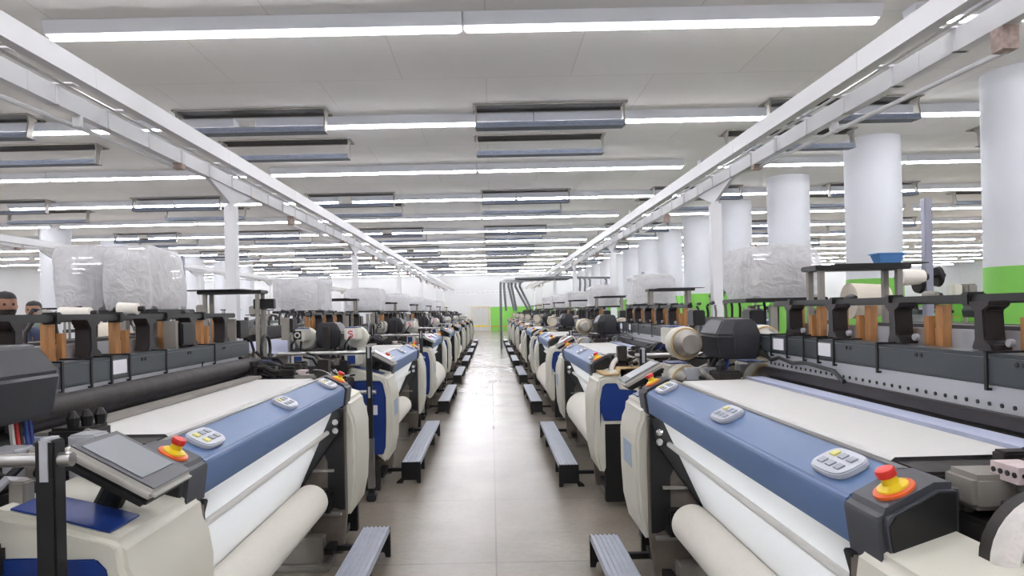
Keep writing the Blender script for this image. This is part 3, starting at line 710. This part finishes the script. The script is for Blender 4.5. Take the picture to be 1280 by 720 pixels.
for (side, k), o in looms.items():
    if k > 6: continue
    lx, ly = 1.29, 1.41
    if side == 'L':
        wx, wy = -.90-ly, 3.2+PITCHY*k+lx
        halves = ((.0, wx-.2, .145), (.0, wx+.12, .15)) if k == 0 else ((0, wx, .33),)
    else:
        wx, wy = .81+ly, 2.635+PITCHY*k-lx; halves = ((0, wx, .30),)
    for h, (dz, hx, hw) in enumerate(halves):
        b = rounded_bag('plastic_cover', hx, wy, 1.557, hw, .25, (.41 if k == 0 else .41)-.01*h, 10*k+h+(5 if side == 'R' else 0), 1 if k == 0 else 2)
        if k == 0 and side == 'L': lab = ('left' if h == 0 else 'right')+' half of the two milky plastic covers over the nearest left loom'
        else: lab = 'crumpled milky plastic cover on top of the %s loom %s of the aisle' % (ORD[k], 'left' if side == 'L' else 'right')
        tag(b, lab, 'plastic cover', 'plastic covers on the looms')

# ------------------------------------------------------------------ yarn cones, poles, spools, sign, basket
def local(side, k, x, y, z):
    return (-.90-y, 3.2+PITCHY*k+x, z) if side == 'L' else (.81+y, 2.635+PITCHY*k-x, z)
RZ = {'L': PI/2, 'R': -PI/2}
pole = empty('yarn_pole')
MB().box(-.025, .025, -.025, .025, 0, 2.16).build('pole', mat('lilac_grey_steel', (150, 152, 166), .4, .4), pole, bevel=.004)
MB().box(-.15, .15, -.15, .15, 0, .02).build('base', black, pole)
for s, z in ((-1, 1.62), (1, 1.66)):
    MB().tube([(0, 0, z), (.02, s*.1, z+.01)], .012, 8).build('arm', black, pole)
    MB().lathe([(.06, 0), (.066, .02), (.05, .03)], (0, s*.06-.01, z), 'y', 18).build('tensioner', black, pole, smooth=True)
first = True
for side in 'LR':
    for k in range(4):
        o = pole if first else dup(pole); first = False
        o.location = local(side, k, -1.86 if side == 'R' else 1.72, 1.98 if side == 'R' else 1.25, 0); o.rotation_euler = (0, 0, RZ[side])
        o.scale = (.55, .55, .895) if side == 'L' else (1, 1, 1)
        tag(o, 'slim grey yarn pole behind the %s loom %s of the aisle' % (ORD[k], 'left' if side == 'L' else 'right'), 'pole', 'yarn poles behind the looms')
def cone(x, y, z, label, r=.045, l=.15, m=None, ax='x'):
    o = MB().lathe([(r*.55, 0), (r, .004), (r*.82, l), (r*.5, l+.004)], (0, 0, 0), ax, 22).build('yarn_cone', m or roll_m, smooth=True)
    o.location = (x, y, z)
    MB().lathe([(r*.35, -.02), (r*.4, l+.03), (r*.25, l+.032)], (0, 0, 0), ax, 14).build('tube_core', gun, o, smooth=True)
    tag(o, label, 'yarn cone', 'yarn cones')
    return o
p = local('R', 0, -1.86, 1.98, 0)
cone(p[0]-.2, p[1]-.03, 1.66, 'white yarn cone on the grey pole right, behind the nearest right loom', .055, .15)
cone(-1.96, 3.2, 1.53, 'white yarn cone lying behind the top rail, left of two at far left', .03, .14)
cone(-1.72, 3.25, 1.545, 'white yarn cone behind the top rail, right of two at far left', .032, .09)
def spool_stand(x, y, z, r, label, slabel):
    s = empty('spool_stand', (x, y, 0))
    MB().box(-.03, .03, -.03, .03, 0, z).build('post', grey, s); MB().box(-.2, .2, -.2, .2, 0, .03).build('foot', black, s)
    MB().tube([(-.22, 0, z), (.22, 0, z)], .02, 10).build('spindle', gun, s)
    tag(s, slabel, 'stand')
    o = MB().lathe([(.03, -.13), (r, -.13), (r*.88, .13), (.03, .13)], (0, 0, 0), 'x', 28).build('yarn_spool', card, smooth=True)
    o.location = (x, y, z); tag(o, label, 'spool', 'large yarn spools')
spool_stand(2.72, 5.1, 1.52, .13, 'large cream yarn spool behind brackets of the nearest right loom', 'grey stand carrying the cream spool on the right')
spool_stand(-2.95, 5.45, 1.37, .11, 'cream yarn spool seen under the top rail of nearest left loom', 'grey stand carrying the cream spool on the left')
bk = empty('basket', (2.3, 4.08, 1.73))
m = MB(); m.poly([[(-.09, -.06, 0), (.09, -.06, 0), (.09, .06, 0), (-.09, .06, 0)], [(-.12, -.08, .075), (.12, -.08, .075), (.12, .08, .075), (-.12, .08, .075)]], cap=False)
m.box(-.09, .09, -.06, .06, 0, .006)
bo = m.build('basin', basketm, bk)
sm = bo.modifiers.new('solid', 'SOLIDIFY'); sm.thickness = .005
MB().poly([[(-.13, -.09, .072), (.13, -.09, .072), (.13, .09, .072), (-.13, .09, .072)], [(-.13, -.09, .082), (.13, -.09, .082), (.13, .09, .082), (-.13, .09, .082)]], cap=False).build('rim', basketm, bk)
bk.scale = (.62, .62, .7)
tag(bk, 'small blue plastic basket on the black shelf at right', 'basket')
# number box on a pole
nb = empty('number_sign', (-1.93, 6.0, 0))
MB().box(-.012, .012, -.012, .012, 0, 1.56).build('pole', grey, nb); MB().box(-.12, .12, -.12, .12, 0, .02).build('base', black, nb)
cs = MB().box(-.088, .088, -.03, .03, 1.56, 1.645).build('case', black, nb, bevel=.005)
MB().box(-.045, -.03, -.033, -.029, 1.582, 1.622).build('digit', paper, cs)
tag(nb, 'black number box reading 1 on a thin pole at left', 'sign')

# ------------------------------------------------------------------ grey air pipes at the far end
for i, (xb, xt, z0) in enumerate(((.40, .40, 0.), (.62, .55, 1.5), (.98, .74, 1.5), (1.08, .88, 1.5), (1.6, 1.05, 1.5), (1.75, 1.25, 1.5))):
    d = 29.0+.28*i
    pts = [(xb, d, z0), (xt, d, 2.55)] + [(xt+.22-.22*math.cos(a), d, 2.6+.22*math.sin(a)) for a in (.4, .8, 1.2, 1.57)] + [(xt+1.0, d, 2.82), (3.3, d+.1, 2.82)]
    o = MB().tube(pts, .05, 10).build('air_pipe', pipe_g, smooth=True)
    m = MB(); m.tube(pts[2:6]+[(xt+.6, d, 2.82)], .085, 10); m.build('elbow_sleeve', paint, o, smooth=True)
    tag(o, 'bent grey air pipe near the far door, %s from the left' % ('leftmost, reaching the floor' if i == 0 else ORD[i]), 'pipe', 'air pipes at the far end')
for i, xb in enumerate((3.5, 3.75, 4.0, 4.25, 5.0, 5.4)):
    d = 29.2+.3*i
    pts = [(xb-.08, d, 1.6), (xb, d, 2.55), (xb, d, 2.75), (xb-.1, d, 2.85), (xb-.8, d, 2.86)]
    o = MB().tube(pts, .045, 10).build('air_pipe', pipe_g, smooth=True)
    tag(o, 'slim grey drop pipe right of the crane rail end, %s from left' % ORD[i].replace('nearest', 'first'), 'pipe', 'drop pipes at the far end')

# ------------------------------------------------------------------ people behind the left looms
def person(loc, rz, smat, label, beard=True):
    P = empty('person', loc, rz)
    J = {'pel': (0, 0, .95, .145), 'ab': (0, -.01, 1.1, .135), 'ch': (0, 0, 1.3, .16), 'nk': (0, .01, 1.46, .062), 'hd0': (0, -.005, 1.53, .06), 'hd1': (0, -.012, 1.6, .088), 'hd2': (0, -.003, 1.665, .095), 'hd3': (0, .0, 1.715, .085)}
    E = [('pel', 'ab'), ('ab', 'ch'), ('ch', 'nk'), ('nk', 'hd0'), ('hd0', 'hd1'), ('hd1', 'hd2'), ('hd2', 'hd3')]
    for s, n in ((-1, 'l'), (1, 'r')):
        J.update({n+'sh': (s*.18, 0, 1.41, .066), n+'el': (s*.25, .02, 1.12, .047), n+'wr': (s*.25, -.14, .92, .032), n+'pm': (s*.245, -.2, .88, .036),
                  n+'hp': (s*.09, 0, .88, .095), n+'kn': (s*.1, -.01, .5, .062), n+'an': (s*.1, .02, .09, .045), n+'to': (s*.11, -.15, .04, .04)})
        E += [('ch', n+'sh'), (n+'sh', n+'el'), (n+'el', n+'wr'), (n+'wr', n+'pm'), ('pel', n+'hp'), (n+'hp', n+'kn'), (n+'kn', n+'an'), (n+'an', n+'to')]
        for f in range(4):
            bx = s*(.245+.018*(f-1.5))
            J[n+'f%d' % f] = (bx, -.235, .86, .009); J[n+'g%d' % f] = (bx*.99, -.265-.008*(f in (1, 2)), .825, .008)
            E += [(n+'pm', n+'f%d' % f), (n+'f%d' % f, n+'g%d' % f)]
        J[n+'t0'] = (s*.205, -.2, .87, .011); J[n+'t1'] = (s*.19, -.235, .855, .009); E += [(n+'pm', n+'t0'), (n+'t0', n+'t1')]
    names = list(J); me = bpy.data.meshes.new('body')
    me.from_pydata([J[n][:3] for n in names], [(names.index(a), names.index(b)) for a, b in E], [])
    o = bpy.data.objects.new('body', me); C.objects.link(o); o.parent = P
    md = o.modifiers.new('skin', 'SKIN'); md.use_smooth_shade = True
    for i, n in enumerate(names):
        v = me.skin_vertices[0].data[i]; v.radius = (J[n][3]*(1.15 if n in ('ch', 'pel', 'ab') else 1), J[n][3]*(.75 if n in ('ch', 'ab') else .95))
        v.use_root = (n == 'pel')
    o.modifiers.new('sub', 'SUBSURF').levels = 1; o.modifiers['sub'].render_levels = 2
    me.materials.append(skin)
    # face: nose, ears, mouth, eyes on the head
    hz = 1.625
    m = MB(); m.poly([[(-.006, -.088, hz+.02), (.006, -.088, hz+.02), (.006, -.08, hz+.02), (-.006, -.08, hz+.02)], [(-.017, -.115, hz-.025), (.017, -.115, hz-.025), (.02, -.08, hz-.028), (-.02, -.08, hz-.028)]])
    m.build('nose', skin, P, bevel=.005)
    for s in (-1, 1):
        MB().lathe([(.001, -.008), (.018, -.004), (.024, .002), (.012, .008)], (s*.084, .0, hz), 'x', 12).build('ear', skin, P, smooth=True)
        MB().lathe([(.001, -.002), (.011, 0), (.008, .005)], (s*.033, -.088, hz+.018), 'y', 10).build('eye', black, P, smooth=True)
    MB().box(-.026, .026, -.093, -.083, hz-.055, hz-.046).build('mouth', mat('lips', (120, 70, 62), .5), P, bevel=.003)
    def cap(name, z0, z1, rx, ry, cy, mtl, back=None):
        m = MB(); rings = []
        for i in range(8):
            t = i/7; z = z0+(z1-z0)*t; k = math.sqrt(max(.0004, 1-max(0, (t-.25)/.75)**2))
            rings.append([(rx*k*math.cos(2*PI*j/20), cy+ry*k*math.sin(2*PI*j/20)+(back or 0)*(1-t), z) for j in range(20)])
        m.poly(rings); return m.build(name, mtl, P, smooth=True)
    cap('hair', hz+.04, hz+.135, .088, .096, .008, hair, .012)
    cap('back_hair', hz-.04, hz+.085, .092, .078, .03, hair)
    if beard:
        m = MB(); rings = []
        for i in range(5):
            t = i/4; k = 1-.45*(1-t)**2
            rings.append([(.078*k*math.cos(PI+PI*j/12), -.012+.088*k*math.sin(PI+PI*j/12), hz-.1+.075*t) for j in range(13)])
        m.poly(rings); m.build('beard', hair, P, smooth=True)
    # shirt and trousers follow the body
    def tub(name, pts, rx, ry, mtl):
        m = MB(); m.poly([[(p[0]+a*math.cos(2*PI*j/20), p[1]+b*math.sin(2*PI*j/20), p[2]) for j in range(20)] for p, a, b in zip(pts, rx, ry)]); return m.build(name, mtl, P, smooth=True)
    sh = tub('shirt', [(0, 0, .86), (0, -.01, 1.0), (0, -.01, 1.15), (0, 0, 1.3), (0, 0, 1.4), (0, .005, 1.45), (0, .01, 1.475)], [.19, .19, .185, .205, .2, .13, .075], [.15, .145, .14, .145, .125, .09, .07], smat)
    for s in (-1, 1):
        MB().tube([(s*.15, 0, 1.4), (s*.2, 0, 1.39), (s*.23, .012, 1.26), (s*.255, .022, 1.12), (s*.255, -.02, 1.06)], .07, 14, [.9, 1.1, 1, .85, .8]).build('sleeve', smat, sh, smooth=True)
        MB().tube([(s*.09, 0, .9), (s*.095, 0, .7), (s*.1, -.01, .5), (s*.1, .015, .1)], .1, 14, [1.12, 1.0, .8, .72]).build('trouser_leg', trouser, P, smooth=True)
        m = MB(); m.prism([(.06, 0), (-.2, 0), (-.21, .04), (-.1, .09), (.06, .11)], s*.1-.045, s*.1+.045); m.build('shoe', black, P, bevel=.02)
    tag(P, label, 'person')
    return P
person((-4.14, 6.0, 0), .9, shirt, 'bearded person in navy shirt standing at the left edge behind a loom')
person((-5.85, 9.0, .0), .25, shirt2, 'dark haired person farther back at left, only head above the rail', False)

# ------------------------------------------------------------------ camera, world, view
cam = bpy.data.cameras.new('camera'); co = bpy.data.objects.new('camera', cam); C.objects.link(co)
cam.sensor_width = 36; cam.lens = 880/1280*36; cam.clip_end = 200
roll = math.radians(1.2)
co.location = (0, 0, 1.5)
co.rotation_euler = (Matrix.Rotation(PI/2, 3, 'X') @ Matrix.Rotation(-roll, 3, 'Z')).to_euler()
cam.shift_x = (640-614)/1280; cam.shift_y = (389-360)/1280
bpy.context.scene.camera = co
w = bpy.data.worlds.new('world'); bpy.context.scene.world = w; w.use_nodes = True
w.node_tree.nodes['Background'].inputs['Color'].default_value = (.8, .85, .9, 1); w.node_tree.nodes['Background'].inputs['Strength'].default_value = .3
s = bpy.context.scene
s.view_settings.view_transform = 'Standard'; s.view_settings.look = 'None'; s.view_settings.gamma = 1; s.view_settings.use_curve_mapping = False
s.view_settings.exposure = 0
s.cycles.use_denoising = True
s.cycles.max_bounces = 8; s.cycles.diffuse_bounces = 5; s.cycles.transparent_max_bounces = 12
